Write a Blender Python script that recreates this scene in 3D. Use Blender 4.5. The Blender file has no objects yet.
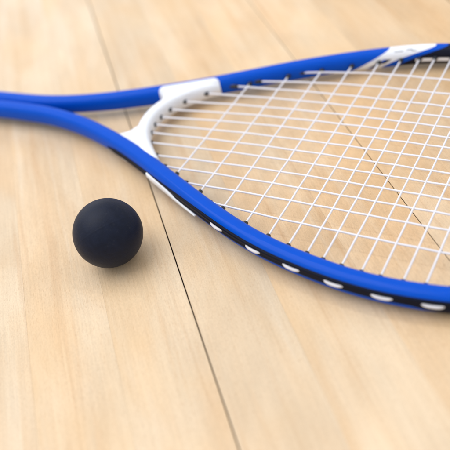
import bpy, bmesh, math, random
import numpy as np
from mathutils import Matrix, Vector

S = 0.001                      # all shapes below are written in millimetres
scene = bpy.context.scene
C = scene.collection
random.seed(7)
rng = np.random.default_rng(7)

# ------------------------------------------------------------------ camera
PITCH, ROLL, FPX, CAM_H = 0.7078190671, -0.2667528729, 748.265, 287.4
cp, sp = math.cos(PITCH), math.sin(PITCH)
fw = Vector((0, cp, -sp)); up0 = Vector((0, sp, cp)); r0 = Vector((1, 0, 0))
rr = r0 * math.cos(ROLL) + up0 * math.sin(ROLL)
uu = up0 * math.cos(ROLL) - r0 * math.sin(ROLL)
cam = bpy.data.cameras.new('camera')
cam_o = bpy.data.objects.new('camera', cam); C.objects.link(cam_o)
M = Matrix((rr, uu, -fw)).transposed().to_4x4()
M.translation = Vector((0, 0, CAM_H * S))
cam_o.matrix_world = M
cam.sensor_width = 36.0
cam.lens = FPX / 450.0 * 36.0
cam.clip_start = 0.01; cam.clip_end = 50
cam.dof.use_dof = True
cam.dof.focus_distance = 0.428
cam.dof.aperture_fstop = 5.6
scene.camera = cam_o

# ------------------------------------------------------------------ light
world = bpy.data.worlds.new('World'); scene.world = world
world.use_nodes = True
bg = world.node_tree.nodes['Background']
bg.inputs['Color'].default_value = (0.985, 0.99, 1.0, 1)
bg.inputs['Strength'].default_value = 0.74


def area_light(name, loc, target, size, size_y, power, color):
    l = bpy.data.lights.new(name, 'AREA'); l.shape = 'RECTANGLE'
    l.size = size; l.size_y = size_y; l.energy = power; l.color = color
    o = bpy.data.objects.new(name, l); C.objects.link(o)
    o.location = loc
    o.rotation_euler = (Vector(target) - Vector(loc)).to_track_quat('-Z', 'Y').to_euler()
    return o


area_light('hall_lamp', (-0.85, 0.62, 1.7), (0.0, 0.4, 0), 1.7, 1.7, 25.0, (1.0, 0.99, 0.98))
area_light('window_light', (-1.3, 3.0, 0.95), (0.0, 0.4, 0), 2.6, 1.2, 9.0, (0.97, 0.985, 1.0))
tube_lamp = area_light('tube_lamp', (0.42, 0.95, 2.0), (0.0, 0.4, 0), 2.4, 0.035, 6.0, (1.0, 0.99, 0.98))
zz = (tube_lamp.location - Vector((0.0, 0.4, 0.0))).normalized()
xx = Vector((math.cos(-0.664), math.sin(-0.664), 0)); xx = (xx - zz * xx.dot(zz)).normalized()
tube_lamp.rotation_euler = Matrix((xx, zz.cross(xx), zz)).transposed().to_euler()

scene.view_settings.view_transform = 'Standard'
scene.view_settings.look = 'None'
scene.view_settings.exposure = 0.12
scene.view_settings.gamma = 1.0
scene.render.engine = 'CYCLES'


# ------------------------------------------------------------------ helpers
def link(name, bm_or_mesh, mats, parent=None, smooth=True):
    if isinstance(bm_or_mesh, bmesh.types.BMesh):
        me = bpy.data.meshes.new(name); bm_or_mesh.to_mesh(me); bm_or_mesh.free()
    else:
        me = bm_or_mesh
    for m in (mats if isinstance(mats, (list, tuple)) else [mats]):
        me.materials.append(m)
    if smooth:
        me.polygons.foreach_set('use_smooth', [True] * len(me.polygons))
    o = bpy.data.objects.new(name, me); C.objects.link(o)
    if parent is not None:
        o.parent = parent
    return o


def tag(o, label=None, cat=None, group=None, kind=None):
    for k, v in (('label', label), ('category', cat), ('group', group), ('kind', kind)):
        if v:
            o[k] = v


def catmull(pts, step=1.0):
    """dense smooth curve through 2-D or 3-D points, resampled at an even step"""
    P = np.array(pts, float)
    P = np.vstack([2 * P[0] - P[1], P, 2 * P[-1] - P[-2]])
    out = []
    for i in range(1, len(P) - 2):
        p0, p1, p2, p3 = P[i - 1:i + 3]
        t = np.linspace(0, 1, 24, endpoint=False)[:, None]
        out.append(0.5 * ((2 * p1) + (-p0 + p2) * t + (2 * p0 - 5 * p1 + 4 * p2 - p3) * t ** 2
                          + (-p0 + 3 * p1 - 3 * p2 + p3) * t ** 3))
    out = np.vstack(out + [P[-2:-1]])
    return resample(out, step)


def resample(Q, step):
    d = np.r_[0, np.cumsum(np.linalg.norm(np.diff(Q, axis=0), axis=1))]
    n = max(2, int(round(d[-1] / step)) + 1)
    s = np.linspace(0, d[-1], n)
    return np.c_[tuple(np.interp(s, d, Q[:, k]) for k in range(Q.shape[1]))]


def gauss_smooth(Q, sig):
    k = np.arange(-3 * sig, 3 * sig + 1); w = np.exp(-0.5 * (k / sig) ** 2); w /= w.sum()
    out = Q.copy()
    for c in range(Q.shape[1]):
        a = np.pad(Q[:, c], 3 * sig, mode='reflect', reflect_type='odd')
        out[:, c] = np.convolve(a, w, mode='valid')
    return out


def plan_frames(path):
    """tangent and left-hand normal of a plan curve"""
    t = np.gradient(path, axis=0); t /= np.linalg.norm(t, axis=1)[:, None]
    return t, np.c_[-t[:, 1], t[:, 0]]


def sweep(path, section, z=0.0, scale=None, caps=True):
    """sweep closed sections (n, z) along a plan curve. section: array (k,2) or list of arrays"""
    t, nrm = plan_frames(path)
    bm = bmesh.new(); rings = []
    for i, p in enumerate(path):
        sec = section[i] if isinstance(section, list) else section
        if scale is not None:
            sec = sec * scale[i]
        zz = z[i] if hasattr(z, '__len__') else z
        rings.append([bm.verts.new(((p[0] + nrm[i, 0] * a) * S, (p[1] + nrm[i, 1] * a) * S, (zz + b) * S))
                      for a, b in sec])
    k = len(rings[0])
    for i in range(len(rings) - 1):
        for j in range(k):
            bm.faces.new((rings[i][j], rings[i][(j + 1) % k], rings[i + 1][(j + 1) % k], rings[i + 1][j]))
    if caps:
        bm.faces.new(list(reversed(rings[0]))); bm.faces.new(rings[-1])
    bmesh.ops.recalc_face_normals(bm, faces=bm.faces)
    return bm


def tube(points, radius, sides=8):
    """round tube along a 3-D polyline (mm)"""
    P = np.array(points, float); bm = bmesh.new(); rings = []
    T = np.gradient(P, axis=0); T /= np.linalg.norm(T, axis=1)[:, None]
    for p, t in zip(P, T):
        side = np.cross(t, (0, 0, 1.0))
        if np.linalg.norm(side) < 1e-3:
            side = np.array((1.0, 0, 0))
        side /= np.linalg.norm(side); upv = np.cross(side, t)
        rings.append([bm.verts.new((p + radius * (math.cos(a) * side + math.sin(a) * upv)) * S)
                      for a in np.linspace(0, 2 * math.pi, sides, endpoint=False)])
    for i in range(len(rings) - 1):
        for j in range(sides):
            bm.faces.new((rings[i][j], rings[i][(j + 1) % sides], rings[i + 1][(j + 1) % sides], rings[i + 1][j]))
    bm.faces.new(list(reversed(rings[0]))); bm.faces.new(rings[-1])
    bmesh.ops.recalc_face_normals(bm, faces=bm.faces)
    return bm


def superellipse(hw, hh, e, n=44):
    a = np.linspace(0, 2 * math.pi, n, endpoint=False)
    c, s = np.cos(a), np.sin(a)
    return np.c_[hw * np.sign(c) * np.abs(c) ** (2 / e), hh * np.sign(s) * np.abs(s) ** (2 / e)]


# ------------------------------------------------------------------ materials
def new_mat(name):
    m = bpy.data.materials.new(name); m.use_nodes = True
    nt = m.node_tree
    return m, nt, nt.nodes['Principled BSDF']


def node(nt, kind, **kw):
    n = nt.nodes.new(kind)
    for k, v in kw.items():
        setattr(n, k, v)
    return n


def plain(name, col, rough, spec=0.5, coat=0.0, noise=0.06, nscale=400.0, bump=0.0, bscale=1500.0, coat_rough=0.08):
    m, nt, b = new_mat(name)
    tc = node(nt, 'ShaderNodeTexCoord')
    no = node(nt, 'ShaderNodeTexNoise'); no.inputs['Scale'].default_value = nscale; no.inputs['Detail'].default_value = 5
    nt.links.new(tc.outputs['Object'], no.inputs['Vector'])
    mr = node(nt, 'ShaderNodeMapRange'); mr.inputs['From Min'].default_value = 0.3; mr.inputs['From Max'].default_value = 0.7
    mr.inputs['To Min'].default_value = 1 - noise; mr.inputs['To Max'].default_value = 1 + noise
    nt.links.new(no.outputs['Fac'], mr.inputs['Value'])
    mx = node(nt, 'ShaderNodeMix', data_type='RGBA', blend_type='MULTIPLY'); mx.inputs['Factor'].default_value = 1
    mx.inputs[6].default_value = (*col, 1)
    nt.links.new(mr.outputs[0], mx.inputs[7]); nt.links.new(mx.outputs[2], b.inputs['Base Color'])
    rr_ = node(nt, 'ShaderNodeMapRange'); rr_.inputs['To Min'].default_value = rough * 0.85; rr_.inputs['To Max'].default_value = rough * 1.15
    nt.links.new(no.outputs['Fac'], rr_.inputs['Value']); nt.links.new(rr_.outputs[0], b.inputs['Roughness'])
    b.inputs['Specular IOR Level'].default_value = spec
    b.inputs['Coat Weight'].default_value = coat; b.inputs['Coat Roughness'].default_value = coat_rough
    if bump > 0:
        n2 = node(nt, 'ShaderNodeTexNoise'); n2.inputs['Scale'].default_value = bscale; n2.inputs['Detail'].default_value = 4
        nt.links.new(tc.outputs['Object'], n2.inputs['Vector'])
        bp = node(nt, 'ShaderNodeBump'); bp.inputs['Strength'].default_value = bump; bp.inputs['Distance'].default_value = 0.0002
        nt.links.new(n2.outputs['Fac'], bp.inputs['Height']); nt.links.new(bp.outputs[0], b.inputs['Normal'])
    return m


M_BLUE = plain('blue_lacquer', (0.0, 0.064, 0.66), 0.5, 0.05, 0.13, 0.03, 150, coat_rough=0.10)
M_WHITE = plain('white_plastic', (0.78, 0.81, 0.88), 0.42, 0.4, 0, 0.02, 200)
M_WPAINT = plain('white_paint', (0.78, 0.81, 0.88), 0.35, 0.5, 0.2, 0.02, 200)
M_BPAINT = plain('black_paint', (0.012, 0.014, 0.028), 0.32, 0.5, 0.3, 0.05, 200)
M_STRIP = plain('black_plastic', (0.004, 0.006, 0.017), 0.4, 0.10, 0, 0.1, 300)
M_STRING = plain('white_string', (0.82, 0.82, 0.89), 0.38, 0.4, 0, 0.03, 500)
M_STRING.node_tree.nodes['Principled BSDF'].inputs['Transmission Weight'].default_value = 0.12
M_GROM = plain('grommet_plastic', (0.012, 0.014, 0.02), 0.4, 0.5)
M_GRIP = plain('black_grip', (0.02, 0.02, 0.025), 0.7, 0.3, 0, 0.15, 300, 0.4)


def ball_material():
    m = plain('matte_rubber', (0.0060, 0.0095, 0.024), 0.48, 0.17, 0, 0.18, 300, 0.45, 1100)
    nt = m.node_tree; b = nt.nodes['Principled BSDF']
    old = b.inputs['Base Color'].links[0].from_socket
    tc = node(nt, 'ShaderNodeTexCoord'); n = node(nt, 'ShaderNodeTexNoise')
    n.inputs['Scale'].default_value = 520; n.inputs['Detail'].default_value = 6; n.inputs['Roughness'].default_value = 0.7
    nt.links.new(tc.outputs['Object'], n.inputs['Vector'])
    r = node(nt, 'ShaderNodeMapRange'); r.inputs['From Min'].default_value = 0.58; r.inputs['From Max'].default_value = 0.78
    r.inputs['To Max'].default_value = 0.35
    nt.links.new(n.outputs['Fac'], r.inputs['Value'])
    x = node(nt, 'ShaderNodeMix', data_type='RGBA'); x.inputs[7].default_value = (0.045, 0.048, 0.055, 1)     # chalky dust
    nt.links.new(r.outputs[0], x.inputs['Factor']); nt.links.new(old, x.inputs[6]); nt.links.new(x.outputs[2], b.inputs['Base Color'])
    return m


def wood_material():
    m, nt, b = new_mat('maple_boards')
    L = nt.links.new
    tc = node(nt, 'ShaderNodeTexCoord')
    at = node(nt, 'ShaderNodeAttribute', attribute_name='board')      # r: offset, g: tone, b: warmth
    sep = node(nt, 'ShaderNodeSeparateColor'); L(at.outputs['Color'], sep.inputs[0])
    off = node(nt, 'ShaderNodeCombineXYZ')
    mu = node(nt, 'ShaderNodeMath', operation='MULTIPLY'); mu.inputs[1].default_value = 13.7
    L(sep.outputs[0], mu.inputs[0]); L(mu.outputs[0], off.inputs[0]); L(mu.outputs[0], off.inputs[1]); L(mu.outputs[0], off.inputs[2])
    add = node(nt, 'ShaderNodeVectorMath', operation='ADD'); L(tc.outputs['Object'], add.inputs[0]); L(off.outputs[0], add.inputs[1])

    def noise(sx, sy, detail, rough=0.55, dist=0.0):
        mp = node(nt, 'ShaderNodeMapping'); mp.inputs['Scale'].default_value = (sx, sy, 1)
        L(add.outputs[0], mp.inputs['Vector'])
        n = node(nt, 'ShaderNodeTexNoise'); n.inputs['Scale'].default_value = 1; n.inputs['Detail'].default_value = detail
        n.inputs['Roughness'].default_value = rough; n.inputs['Distortion'].default_value = dist
        L(mp.outputs[0], n.inputs['Vector']); return n.outputs['Fac']

    def ramp(v, lo, hi, a, c):
        r = node(nt, 'ShaderNodeMapRange', interpolation_type='SMOOTHSTEP')
        for k, x in (('From Min', lo), ('From Max', hi), ('To Min', a), ('To Max', c)):
            r.inputs[k].default_value = x
        L(v, r.inputs['Value']); return r.outputs[0]

    def mix(kind, fac, A, B):
        x = node(nt, 'ShaderNodeMix', data_type='RGBA', blend_type=kind)
        for sock, val in ((x.inputs['Factor'], fac), (x.inputs[6], A), (x.inputs[7], B)):
            if isinstance(val, tuple): sock.default_value = (*val, 1)
            elif isinstance(val, (int, float)): sock.default_value = val
            else: L(val, sock)
        return x.outputs[2]

    pale, warm, deep = (0.655, 0.535, 0.390), (0.620, 0.435, 0.255), (0.49, 0.290, 0.140)
    broad = noise(20, 6.0, 4, 0.55, 0.8)
    speck = noise(1500, 700, 3, 0.6)
    patch = noise(9, 7, 3, 0.5, 0.3)
    streak = noise(120, 4.0, 5, 0.55, 0.5)
    fine = noise(900, 28, 4, 0.6)
    fleck = noise(2300, 330, 2, 0.5)
    cloud = noise(30, 14, 2, 0.5)
    col = mix('MIX', ramp(broad, 0.32, 0.68, 0.05, 0.80), pale, warm)
    col = mix('MIX', ramp(streak, 0.53, 0.76, 0.0, 0.45), col, deep)
    col = mix('MIX', ramp(streak, 0.47, 0.26, 0.0, 0.45), col, (0.70, 0.60, 0.47))
    col = mix('MULTIPLY', 1.0, col, ramp(fine, 0.3, 0.7, 0.95, 1.04))
    col = mix('MIX', ramp(fleck, 0.55, 0.74, 0.0, 0.31), col, (0.40, 0.22, 0.10))
    col = mix('MULTIPLY', 1.0, col, ramp(cloud, 0.25, 0.75, 0.93, 1.06))
    col = mix('MULTIPLY', 1.0, col, ramp(speck, 0.3, 0.7, 0.94, 1.05))
    col = mix('MIX', ramp(patch, 0.46, 0.66, 0.0, 0.38), col, (0.66, 0.455, 0.24))
    col = mix('MULTIPLY', 1.0, col, ramp(sep.outputs[1], 0, 1, 0.86, 1.12))
    col = mix('MULTIPLY', ramp(sep.outputs[2], 0, 1, 0.0, 1.0), col, (1.0, 0.90, 0.76))
    L(col, b.inputs['Base Color'])
    L(ramp(streak, 0.3, 0.7, 0.34, 0.46), b.inputs['Roughness'])
    b.inputs['Specular IOR Level'].default_value = 0.45
    b.inputs['Coat Weight'].default_value = 0.12; b.inputs['Coat Roughness'].default_value = 0.3
    bp = node(nt, 'ShaderNodeBump'); bp.inputs['Strength'].default_value = 0.16; bp.inputs['Distance'].default_value = 0.0003
    L(fleck, bp.inputs['Height']); L(bp.outputs[0], b.inputs['Normal'])
    return m


# ------------------------------------------------------------------ the floor
def build_floor():
    """maple boards in sets of three; local x runs across the boards, local y along them"""
    m_wood = wood_material()
    m_gap = plain('seam_dirt', (0.035, 0.026, 0.022), 0.8, 0.2)
    bm = bmesh.new()
    lay = bm.loops.layers.float_color.new('board')
    W = 133.6 / 3
    k0, k1 = -36, 37
    v0, v1 = -1600.0, 2300.0
    tones = {-3: (.3, .5, .3), -2: (.55, .55, .25), -1: (.12, .62, .3), 0: (.81, .45, .25), 1: (.37, .66, .40), 2: (.93, .80, .42),
             3: (.66, .85, .45), 4: (.21, .55, .55), 5: (.48, .5, .9), 6: (.3, .45, .9)}  # boards under the string bed coloured lighter to offset the strings' shade
    for k in range(k0, k1):
        u0, u1 = -1.9 + k * W, -1.9 + (k + 1) * W

        def gap(i):
            if i == 0: return 0.30
            if i == 3: return 0.17
            return 0.28 if i % 3 == 0 else 0.012
        a, c = u0 + gap(k), u1 - gap(k + 1)
        tone = tones.get(k, tuple(rng.random(3)))
        b0, b1 = [0.25 if q % 3 == 0 else 0.05 for q in (k, k + 1)]
        prof = [(a, -2.6), (a, -b0), (a + 0.4 * b0, -0.2 * b0), (a + b0, 0.0), (c - b1, 0.0), (c - 0.4 * b1, -0.2 * b1), (c, -b1), (c, -2.6)]
        ra = [bm.verts.new((x * S, v0 * S, z * S)) for x, z in prof]
        rb = [bm.verts.new((x * S, v1 * S, z * S)) for x, z in prof]
        for j in range(len(prof) - 1):
            f = bm.faces.new((ra[j], ra[j + 1], rb[j + 1], rb[j]))
            f.material_index = 0 if 1 <= j <= 5 else 1
            for l in f.loops:
                l[lay] = (*tone, 1)
        for ring in (ra, rb):
            f = bm.faces.new(ring)
            f.material_index = 1
    lo, hi = (-1.9 + k0 * W) * S, (-1.9 + k1 * W) * S
    f = bm.faces.new([bm.verts.new((x, y, -2.4 * S)) for x, y in ((lo, v0 * S), (hi, v0 * S), (hi, v1 * S), (lo, v1 * S))])
    f.material_index = 1
    bmesh.ops.recalc_face_normals(bm, faces=bm.faces)
    o = link('floor', bm, [m_wood, m_gap], smooth=False)
    o.rotation_euler = (0, 0, math.radians(95.53 - 90))
    tag(o, 'pale maple board floor with thin dark seams', kind='structure')
    return o


build_floor()


# ------------------------------------------------------------------ the ball
def build_ball():
    bm = bmesh.new()
    bmesh.ops.create_icosphere(bm, subdivisions=7, radius=20 * S)
    ax = (rr * -0.47 + uu * 0.87 + fw * 0.145).normalized()
    for v in bm.verts:                               # the fine moulding line round the middle
        d = v.co.normalized().dot(ax)
        v.co *= 1 + 0.0030 * math.exp(-(d / 0.013) ** 2)
    o = link('squash_ball', bm, ball_material())
    o.location = (-65.56 * S, 332.76 * S, 20 * S)
    tag(o, 'small matte black rubber squash ball lying on the pale wooden floor', 'ball')
    return o


build_ball()

# ------------------------------------------------------------------ the racket
# plan coordinates: x along the racket towards its tip, y across it, z from the string plane
ANG = -0.66428773
X0, Y0 = -200.0, 345.0
TILT = 0.01095
ex = Vector((math.cos(ANG), math.sin(ANG), 0)); ey = Vector((-math.sin(ANG), math.cos(ANG), 0))
root = bpy.data.objects.new('squash_racket', None); C.objects.link(root)
root.location = (ex * X0 + ey * Y0) * S
root.rotation_euler = (0, TILT, ANG)
root.empty_display_size = 0.05
tag(root, 'blue squash racket with white strings and white throat lying flat on the floor', 'racket')
ZC = 7.0 + (45 - X0) * TILT          # string plane above the floor at the racket's base point

near = [(-520, 320.5), (-485, 322.3), (-450, 324), (-420, 325.5), (-390, 326), (-375, 324.6), (-360, 322.2), (-345, 318.8), (-330, 314.3), (-315, 309.2),
        (-300, 303.5), (-285, 297.0), (-270, 289.7), (-255, 282.3), (-240, 275.0), (-225, 267.7), (-210, 260.8), (-195, 254.4),
        (-180, 248.8), (-165, 244.3), (-150, 240.9), (-135, 238.2), (-120, 236.2), (-105, 235.4), (-90, 235.9), (-75, 237.5)]
tip = [(-50, 242.5), (-25, 251.3), (-2, 265), (19, 284.5), (34, 309), (42, 333), (44, 349), (42, 365), (33, 390), (16, 415),
       (-8, 435.5), (-35, 449.0), (-62, 456.3)]
far = [(-90, 458.8), (-105, 458.4), (-120, 457), (-135, 454.6), (-150, 451), (-165, 445.6), (-180, 439.5), (-195, 432.9),
       (-210, 425.8), (-225, 417.9), (-240, 409.3), (-255, 400.4), (-270, 391.4), (-285, 383), (-300, 375.2), (-315, 367.8),
       (-330, 360.8), (-345, 354.2), (-360, 348.6), (-375, 344), (-390, 340.3), (-405, 338), (-420, 336.7), (-450, 335), (-485, 333.3), (-520, 331.5)]
OFF = np.array([X0, Y0])
PATH = gauss_smooth(catmull(near + tip + far, 1.0), 9) - OFF       # counter-clockwise: left normal points inwards
I_TIP = int(np.argmax(PATH[:, 0]))


def idx_at(x, side):
    """index along the frame path where plan x is reached on one side"""
    r = range(0, I_TIP) if side == 'near' else range(I_TIP, len(PATH))
    return min(r, key=lambda i: abs(PATH[i, 0] + X0 - x))


HW, HH = 5.6, 6.7
sec = superellipse(HW, HH, 2.45, 48)


def frame_material():
    """blue lacquer with a slanted white flash, a blue stripe and black towards the tip; laid out in the racket's own plan"""
    m, nt, b = new_mat('painted_frame')
    L = nt.links.new

    def val(v):
        return v
    def math_(op, a, c=0.0, clamp=False):
        n = node(nt, 'ShaderNodeMath', operation=op); n.use_clamp = clamp
        for k, v in enumerate((a, c)):
            if isinstance(v, (int, float)): n.inputs[k].default_value = v
            else: L(v, n.inputs[k])
        return n.outputs[0]
    def above(a, c, soft=0.12):                      # 1 where a > c, both in millimetres
        d = math_('SUBTRACT', a, c)
        return math_('ADD', math_('DIVIDE', d, 2 * soft), 0.5, True)
    def both(*k):
        o = k[0]
        for q in k[1:]: o = math_('MULTIPLY', o, q)
        return o
    def inv(a): return math_('SUBTRACT', 1.0, a)
    tc = node(nt, 'ShaderNodeTexCoord'); sp_ = node(nt, 'ShaderNodeSeparateXYZ'); L(tc.outputs['Object'], sp_.inputs[0])
    X = math_('ADD', math_('MULTIPLY', sp_.outputs[0], 1000.0), X0)
    Y = math_('ADD', math_('MULTIPLY', sp_.outputs[1], 1000.0), Y0)
    h = math_('DIVIDE', math_('SUBTRACT', math_('MULTIPLY', sp_.outputs[2], 1000.0), ZC), HH)
    q = math_('MULTIPLY', math_('ADD', h, 1.0), 0.5)
    far_side = above(Y, 345.0)

    def edge(x0, k, curve=0.0):
        e = math_('ADD', math_('MULTIPLY', q, k), x0)
        if curve: e = math_('ADD', e, math_('MULTIPLY', math_('MULTIPLY', q, q), curve))
        return e
    white = both(far_side, above(X, edge(-193, 26)), inv(above(X, edge(-173, 11, 25))))
    # a thin blue lick inside the flash and small dark printed dashes along its upper edge
    lick = both(above(X, edge(-183.5, 23)), inv(above(X, edge(-179.8, 21))), inv(above(q, 0.62, 0.02)))
    dash = None
    for x0, w_, q0, q1 in ((-163, 5.5, 0.90, 0.925), (-155.5, 4.0, 0.93, 0.955), (-152, 3.0, 0.885, 0.91), (-172, 3.4, 0.38, 0.60), (-179, 3.0, 0.20, 0.36)):
        xs_ = math_('ADD', math_('MULTIPLY', math_('SUBTRACT', q, q0), 22.0), x0)
        k = both(above(X, xs_), inv(above(X, math_('ADD', xs_, w_))), above(q, q0, 0.01), inv(above(q, q1, 0.01)))
        dash = k if dash is None else math_('MAXIMUM', dash, k)
    black_far = both(far_side, above(X, edge(-162, 11, 22)))
    pale_in = both(far_side, above(X, -149.0), above(h, -0.42, 0.02), inv(above(h, 0.0, 0.02)))
    near_black = both(inv(far_side), above(X, math_('ADD', math_('MULTIPLY', h, 30.0), -48.0)))
    low_black = both(inv(far_side), inv(above(h, 0.0, 0.02)), above(X, math_('ADD', math_('MULTIPLY', h, -30.0), -92.0)))
    no = node(nt, 'ShaderNodeTexNoise'); no.inputs['Scale'].default_value = 160; no.inputs['Detail'].default_value = 5
    L(tc.outputs['Object'], no.inputs['Vector'])
    tone = math_('ADD', math_('MULTIPLY', no.outputs['Fac'], 0.10), 0.95)
    col = None
    def over(base, mask, rgb):
        x = node(nt, 'ShaderNodeMix', data_type='RGBA'); L(mask, x.inputs['Factor'])
        if isinstance(base, tuple): x.inputs[6].default_value = (*base, 1)
        else: L(base, x.inputs[6])
        x.inputs[7].default_value = (*rgb, 1)
        return x.outputs[2]
    BLUE, WHITE, BLACK = (0.0, 0.072, 0.52), (0.78, 0.81, 0.88), (0.007, 0.009, 0.020)
    col = over(BLUE, black_far, BLACK)
    col = over(col, white, WHITE)
    col = over(col, both(white, lick), BLUE)
    col = over(col, both(white, dash), BLACK)
    col = over(col, both(pale_in, black_far), WHITE)
    col = over(col, near_black, BLACK)
    col = over(col, low_black, BLACK)
    mx = node(nt, 'ShaderNodeMix', data_type='RGBA', blend_type='MULTIPLY'); mx.inputs['Factor'].default_value = 1
    L(col, mx.inputs[6]); L(tone, mx.inputs[7]); L(mx.outputs[2], b.inputs['Base Color'])
    b.inputs['Roughness'].default_value = 0.45
    b.inputs['Specular IOR Level'].default_value = 0.05
    b.inputs['Coat Weight'].default_value = 0.14
    n2 = node(nt, 'ShaderNodeTexNoise'); n2.inputs['Scale'].default_value = 420; n2.inputs['Detail'].default_value = 6
    L(tc.outputs['Object'], n2.inputs['Vector'])
    L(math_('ADD', math_('MULTIPLY', n2.outputs['Fac'], 0.06), 0.05), b.inputs['Coat Roughness'])
    return m


def build_frame():
    return link('frame', sweep(PATH, sec, ZC), frame_material(), root)


frame = build_frame()


def sub(i0, i1):
    return PATH[i0:i1 + 1]


# black bumper strip round the outside of the head (n < 0 is outside)
def build_strip():
    i0, i1 = idx_at(-317, 'near'), idx_at(-317, 'far')
    P = sub(i0, i1)
    L = len(P)
    secs = []
    for i in range(L):
        e = min(i, L - 1 - i)
        k = min(1.0, 0.35 + e / 14.0)
        # the strip is narrow and low beside the throat and widens along the head
        r = min(1.0, max(0.0, (P[i, 0] + X0 + 292) / 85.0)); r = r * r * (3 - 2 * r)
        zt = 0.9 + 2.8 * r; zb = -3.1 + 2.2 * r
        s = np.array([(-3.4, zt + 0.4), (-5.45, zt + 0.3), (-6.0, zt - 0.1), (-6.35, zt - 0.8), (-5.95, zt - 1.3),
                      (-5.95, zb + 1.1), (-6.35, zb + 0.8), (-6.35, zb + 0.3), (-6.0, zb), (-3.4, zb - 0.1)])
        zm = (zt + zb) / 2
        s[:, 1] = zm + (s[:, 1] - zm) * k; s[:, 0] = -3.4 + (s[:, 0] + 3.4) * (0.75 + 0.25 * k)
        secs.append(s)
    return link('bumper_strip', sweep(P, secs, ZC), M_STRIP, root, smooth=False)


strip = build_strip()


# white loops of string that run along the outside of the strip between pairs of holes
def loop_at(x, side, length=13.5):
    i = idx_at(x, side); n = int(length / 2)
    t, nrm = plan_frames(PATH)
    pts = []
    for q in range(-n, n + 1):
        j = i + q; w = q / n
        out = 6.0 - 2.2 * abs(w) ** 4
        pts.append((*(PATH[j] - nrm[j] * out), ZC + 0.75 + 0.5 * w * w))
    o = link('string_loop', tube(catmull(pts, 0.8), 1.1, 10), M_STRING, strip)


for x in (-202, -173.5, -148, -123.6, -98.8, -75, -50, -24):
    loop_at(x, 'near')
for x in (-200, -173, -148, -124, -99, -75, -50, -24):
    loop_at(x, 'far')


# white plastic trim under the strip where the throat piece wraps the frame
def build_trim(x0, x1, side):
    i0, i1 = sorted((idx_at(x0, side), idx_at(x1, side)))
    P = sub(i0, i1); L = len(P); secs = []
    for i in range(L):
        w = i / (L - 1.0)
        if side == 'far': w = 1 - w
        u_ = min(1, max(0, (w - 0.30) / 0.3)); u_ = u_ * u_ * (3 - 2 * u_)
        top = 1.5 - 2.2 * u_ - 1.3 * max(0, (w - 0.6) / 0.4)
        bot = -3.9 + 0.9 * max(0, (w - 0.75) / 0.25) + 1.5 * max(0, (0.06 - w) / 0.06)
        m_ = (top + bot) / 2; hh = max(0.25, (top - bot) / 2)
        secs.append(np.array([(-4.4, m_ + hh), (-6.6, m_ + hh * 0.9), (-7.0, m_ + hh * 0.55), (-7.0, m_ - hh * 0.55), (-6.6, m_ - hh * 0.9), (-4.4, m_ - hh)]))
    link('trim', sweep(P, secs, ZC), M_WHITE, root)


build_trim(-270, -221, 'near')
build_trim(-270, -221, 'far')

# small white mark low on the frame's outer face
i0, i1 = idx_at(-303, 'near'), idx_at(-297, 'near')
link('decal', sweep(sub(i0, i1), np.array([(-4.0, -3.7), (-5.75, -3.75), (-5.45, -4.9), (-3.6, -5.0)]), ZC), M_WPAINT, root)

# white throat bridge between the two arms
dots = [(-278.9, 376.4), (-290.3, 363.9), (-296.2, 352.5), (-298.3, 342.8), (-297.8, 333.8), (-295.1, 324.8), (-288.7, 314.7), (-277.2, 303.2)]
BR_IN = catmull([(-271, 383.0)] + dots + [(-270, 297.0)], 1.0) - OFF
BR_IN = gauss_smooth(BR_IN, 5)
bt, bn = plan_frames(BR_IN)           # path turns counter-clockwise round the bed: left normal points into the bed
BR = BR_IN - bn * 5.0


def build_bridge():
    L = len(BR)
    s = np.linspace(-1, 1, L)
    secs = []
    for w in s:
        g = max(0, (abs(w) - 0.55) / 0.45)
        secs.append(superellipse(5.0, 6.5, 2.6, 36) * np.array([1 + 0.15 * g, 1 - 0.12 * g]) - np.array([0.8 * g, 0]))
    bm = sweep(BR, secs, ZC)
    return link('throat_bridge', bm, M_WHITE, root)


bridge = build_bridge()


def build_wing(x0, x1, side, top_deg=104):
    """white shell of the throat piece that clasps the inner side of an arm"""
    i0, i1 = sorted((idx_at(x0, side), idx_at(x1, side)))
    P = sub(i0, i1); L = len(P); secs = []
    e = 2 / 2.45
    for i in range(L):
        d = min(i, L - 1 - i)
        k = math.sqrt(max(0, 1 - (1 - min(1, d / 5.0)) ** 2))      # rounded ends
        aa = np.radians(np.linspace(-75 + 22 * (1 - k), top_deg - 0.4 * top_deg * (1 - k), 30))
        c, s_ = np.cos(aa), np.sin(aa)
        base = np.c_[np.sign(c) * np.abs(c) ** e, np.sign(s_) * np.abs(s_) ** e]
        t_ = 0.35 + 0.65 * k
        outer = base * np.array([HW + t_, HH + t_]); inner = base * np.array([HW - 0.7, HH - 0.7])
        secs.append(np.vstack([outer, inner[::-1]]))
    link('throat_wing', sweep(P, secs, ZC), M_WHITE, bridge)


build_wing(-314, -274.5, 'far', 80)
build_wing(-311, -279, 'near', 46)


# webs where the bridge flares into the arms
def build_web(pts, name='web'):
    P = catmull(pts + [pts[0]], 1.0)[:-1] - OFF
    bm = bmesh.new()
    lv = [[bm.verts.new((p[0] * S, p[1] * S, (ZC + z) * S)) for p in (P if k else P + (P.mean(0) - P) * 0.10)] for k, z in ((0, -5.2), (1, -4.2), (1, 4.2), (0, 5.3))]
    n = len(P)
    for a_, b_ in zip(lv, lv[1:]):
        for j in range(n):
            bm.faces.new((a_[j], a_[(j + 1) % n], b_[(j + 1) % n], b_[j]))
    bm.faces.new(list(reversed(lv[0]))); bm.faces.new(lv[-1])
    bmesh.ops.recalc_face_normals(bm, faces=bm.faces)
    link(name, bm, M_WHITE, bridge, smooth=False)


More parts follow.
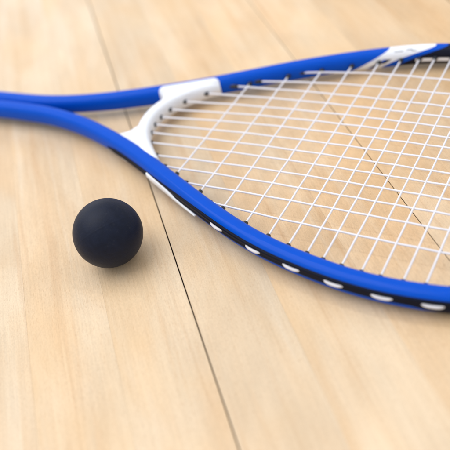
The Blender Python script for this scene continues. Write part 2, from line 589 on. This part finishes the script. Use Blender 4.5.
build_web([(-314, 312), (-307.5, 317.5), (-303.5, 325), (-296, 318), (-286, 306), (-285, 301), (-300, 306)], 'web')
build_web([(-311, 366), (-306, 360.5), (-303, 354), (-296, 358), (-286, 370), (-283, 379), (-296, 374)], 'web')


# ------------------------------------------------------------------ strings
def hit(P0, P1, curve):
    """first crossing of segment P0-P1 with a plan curve"""
    best = None
    d = P1 - P0
    A, B = curve[:-1], curve[1:]
    e = B - A
    den = d[0] * e[:, 1] - d[1] * e[:, 0]
    den[np.abs(den) < 1e-9] = 1e-9
    r = A - P0
    t = (r[:, 0] * e[:, 1] - r[:, 1] * e[:, 0]) / den
    u = (r[:, 0] * d[1] - r[:, 1] * d[0]) / den
    ok = (u >= 0) & (u <= 1) & (t >= 0) & (t <= 1)
    return [P0 + d * x for x in sorted(t[ok])]


mains = [((-213.9, 270.8), 268.6, 274), ((-241.8, 283.3), 285.1, 287), ((-264.1, 294.5), 297.0, 298), ((-277.2, 303.2), 308.7, 309),
         ((-288.7, 314.7), 320.0, 320), ((-295.1, 324.8), 330.3, 331), ((-297.8, 333.8), 341.5, 342.5), ((-298.3, 342.8), 352.9, 354),
         ((-296.2, 352.5), 362.7, 364), ((-290.3, 363.9), 372.5, 374.5), ((-278.9, 376.4), 382.8, 386), ((-260.0, 389.1), 393.9, 398),
         ((-238.0, 399.7), 407.4, 410), ((-213.3, 416.0), 423.2, 423)]
crosses = [-253.2, -229.3, -208.3, -189.2, -172.0, -158.1, -146.0, -136.1, -125.2, -114.0, -103.8, -92.2, -81.2, -69.5, -57.5, -44.5, -29.5, -12]
HEAD = PATH[idx_at(-330, 'near'):idx_at(-330, 'far')]


def main_curve(m):
    (x0, y0), y1, y2 = m
    xs = np.array([x0, x0 + 0.3 * (-150 - x0), x0 + 0.6 * (-150 - x0), -150, -80, 0, 60.0])
    f = np.array([0, 0.48, 0.8, 0.97, 1.0])
    ys = np.r_[y0 + (y1 - y0) * f, y1 + (y2 - y1) * 0.55, y2]
    return catmull(np.c_[xs, ys], 1.0) - OFF


MC = [main_curve(m) for m in mains]


def y_of(curve, x):
    return np.interp(x, curve[:, 0], curve[:, 1])


ends = []                    # (point on the frame's centre line, direction into the bed, on the bridge?)
RS = 0.63
for k, (m, cv) in enumerate(zip(mains, MC)):
    bridge_end = 3 <= k <= 10
    d0 = cv[3] - cv[0]; d0 /= np.linalg.norm(d0)
    start = cv[0] - d0 * 5.0
    if not bridge_end:
        back = hit(cv[0] + d0 * 6, cv[0] - d0 * 45, HEAD)
        start = back[0] if back else cv[0] - d0 * 9
    # far end at the tip
    pts = hit(np.array([cv[-60][0], y_of(cv, cv[-60][0])]), cv[-1], HEAD) or hit(np.array([0 - X0, y_of(cv, 0 - X0)]), cv[-1], HEAD)
    if not pts:
        for q in range(150, len(cv) - 1):
            pts = hit(cv[q], cv[q + 1], HEAD)
            if pts: break
    endp = pts[0]
    xs = np.arange(start[0], endp[0], 1.0)
    P3 = []
    for x in xs:
        y = start[1] + (x - start[0]) * d0[1] / d0[0] if x < cv[0][0] else y_of(cv, x)
        # weave: over and under successive crosses
        ph = np.interp(x + X0, [-276] + crosses + [20], np.arange(len(crosses) + 2))
        z = 0.12 * math.cos(math.pi * (ph + k)) if crosses[0] - 12 < x + X0 < crosses[-1] + 12 else 0.0
        P3.append((x, y, ZC + z))
    P3.append((endp[0], endp[1], ZC))
    link('main_string', tube(P3, RS, 8), M_STRING, root)
    ends.append((cv[0] if bridge_end else start, d0, 'bridge' if bridge_end else 'frame'))
    ends.append((endp, np.array((-1.0, (y_of(cv, endp[0] - 8) - endp[1]) / 8)), 'frame'))

for c_i, x in enumerate(crosses):
    xl = x - X0
    pts = hit(np.array([xl, -150.0]), np.array([xl, 150.0]), HEAD)
    lo, hi = pts[0], pts[-1]
    ys_m = [y_of(cv, xl) if cv[0][0] < xl else None for cv in MC]
    knots = [(y, k) for k, y in enumerate(ys_m) if y is not None and lo[1] + 4 < y < hi[1] - 4]
    P3 = []
    ky = [lo[1]] + [a for a, _ in knots] + [hi[1]]
    kk = [knots[0][1] - 1] + [b for _, b in knots] + [knots[-1][1] + 1]
    for y in np.arange(lo[1], hi[1] + 0.5, 1.0):
        ph = np.interp(y, ky, kk)
        z = -0.12 * math.cos(math.pi * (ph + c_i + 1))
        e_ = min(1.0, min(y - lo[1], hi[1] - y) / 12.0)
        P3.append((xl, y, ZC + z * max(0, e_)))
    link('cross_string', tube(P3, RS, 8), M_STRING, root)
    ends.append((lo, np.array((0, 1.0)), 'frame'))
    ends.append((hi, np.array((0, -1.0)), 'frame'))


# grommets: little black barrels where each string leaves the frame
def grommet(p, d, a0, a1, r0=1.7, r1=1.4):
    d = d / np.linalg.norm(d)
    q = [np.array((*(p + d * s_), ZC)) for s_ in (a0, a1 - 0.35, a1)]
    bm = bmesh.new(); rings = []
    side = np.array((-d[1], d[0], 0)); upv = np.array((0, 0, 1.0))
    for c, r in zip(q, (r0, r1 * 1.05, r1 * 0.8)):
        rings.append([bm.verts.new((c + r * (math.cos(a) * side + math.sin(a) * upv)) * S) for a in np.linspace(0, 2 * math.pi, 12, endpoint=False)])
    for i in range(2):
        for j in range(12):
            bm.faces.new((rings[i][j], rings[i][(j + 1) % 12], rings[i + 1][(j + 1) % 12], rings[i + 1][j]))
    bm.faces.new(list(reversed(rings[0]))); bm.faces.new(rings[-1])
    bmesh.ops.recalc_face_normals(bm, faces=bm.faces)
    link('grommet', bm, M_GROM, root)


for p, d, kind in ends:
    if kind == 'bridge':
        grommet(p, d, -1.8, 1.1, 1.7, 1.55)
    else:
        # distance along the string to clear the inner wall
        j = int(np.argmin(np.linalg.norm(PATH - p, axis=1)))
        _, nn = plan_frames(PATH[max(0, j - 2):j + 3])
        cosv = max(0.42, abs(float(np.dot(nn[2] if len(nn) > 2 else nn[0], d / np.linalg.norm(d)))))
        grommet(p, d, 2.0, HW / cosv + 2.9)


# ------------------------------------------------------------------ grip (beyond the left edge of the photograph)
def build_grip():
    xs = np.arange(-482, -640, -1.5)
    bm = bmesh.new(); rings = []
    for i, x in enumerate(xs):
        t_ = i / (len(xs) - 1)
        yc = 327.6 + (x + 482) * 0.045
        zc = ZC
        r = 13.2 + 1.4 * t_ ** 4
        if i < 3: r *= 0.86 + 0.045 * i
        if i > len(xs) - 4: r *= 1 - 0.05 * (i - len(xs) + 4)
        ring = []
        for a in np.linspace(0, 2 * math.pi, 24, endpoint=False):
            w = ((x / 26.0) + a / (2 * math.pi)) % 1.0
            rr_ = r * (1 - 0.05 * math.exp(-((w - 0.5) / 0.09) ** 2))
            ring.append(bm.verts.new(((x - X0) * S, (yc - Y0 + rr_ * 1.08 * math.cos(a)) * S, (zc + rr_ * 0.93 * math.sin(a)) * S)))
        rings.append(ring)
    for A, B in zip(rings, rings[1:]):
        for j in range(24):
            bm.faces.new((A[j], A[(j + 1) % 24], B[(j + 1) % 24], B[j]))
    bm.faces.new(rings[0]); bm.faces.new(rings[-1])
    bmesh.ops.recalc_face_normals(bm, faces=bm.faces)
    link('grip', bm, M_GRIP, root)


build_grip()
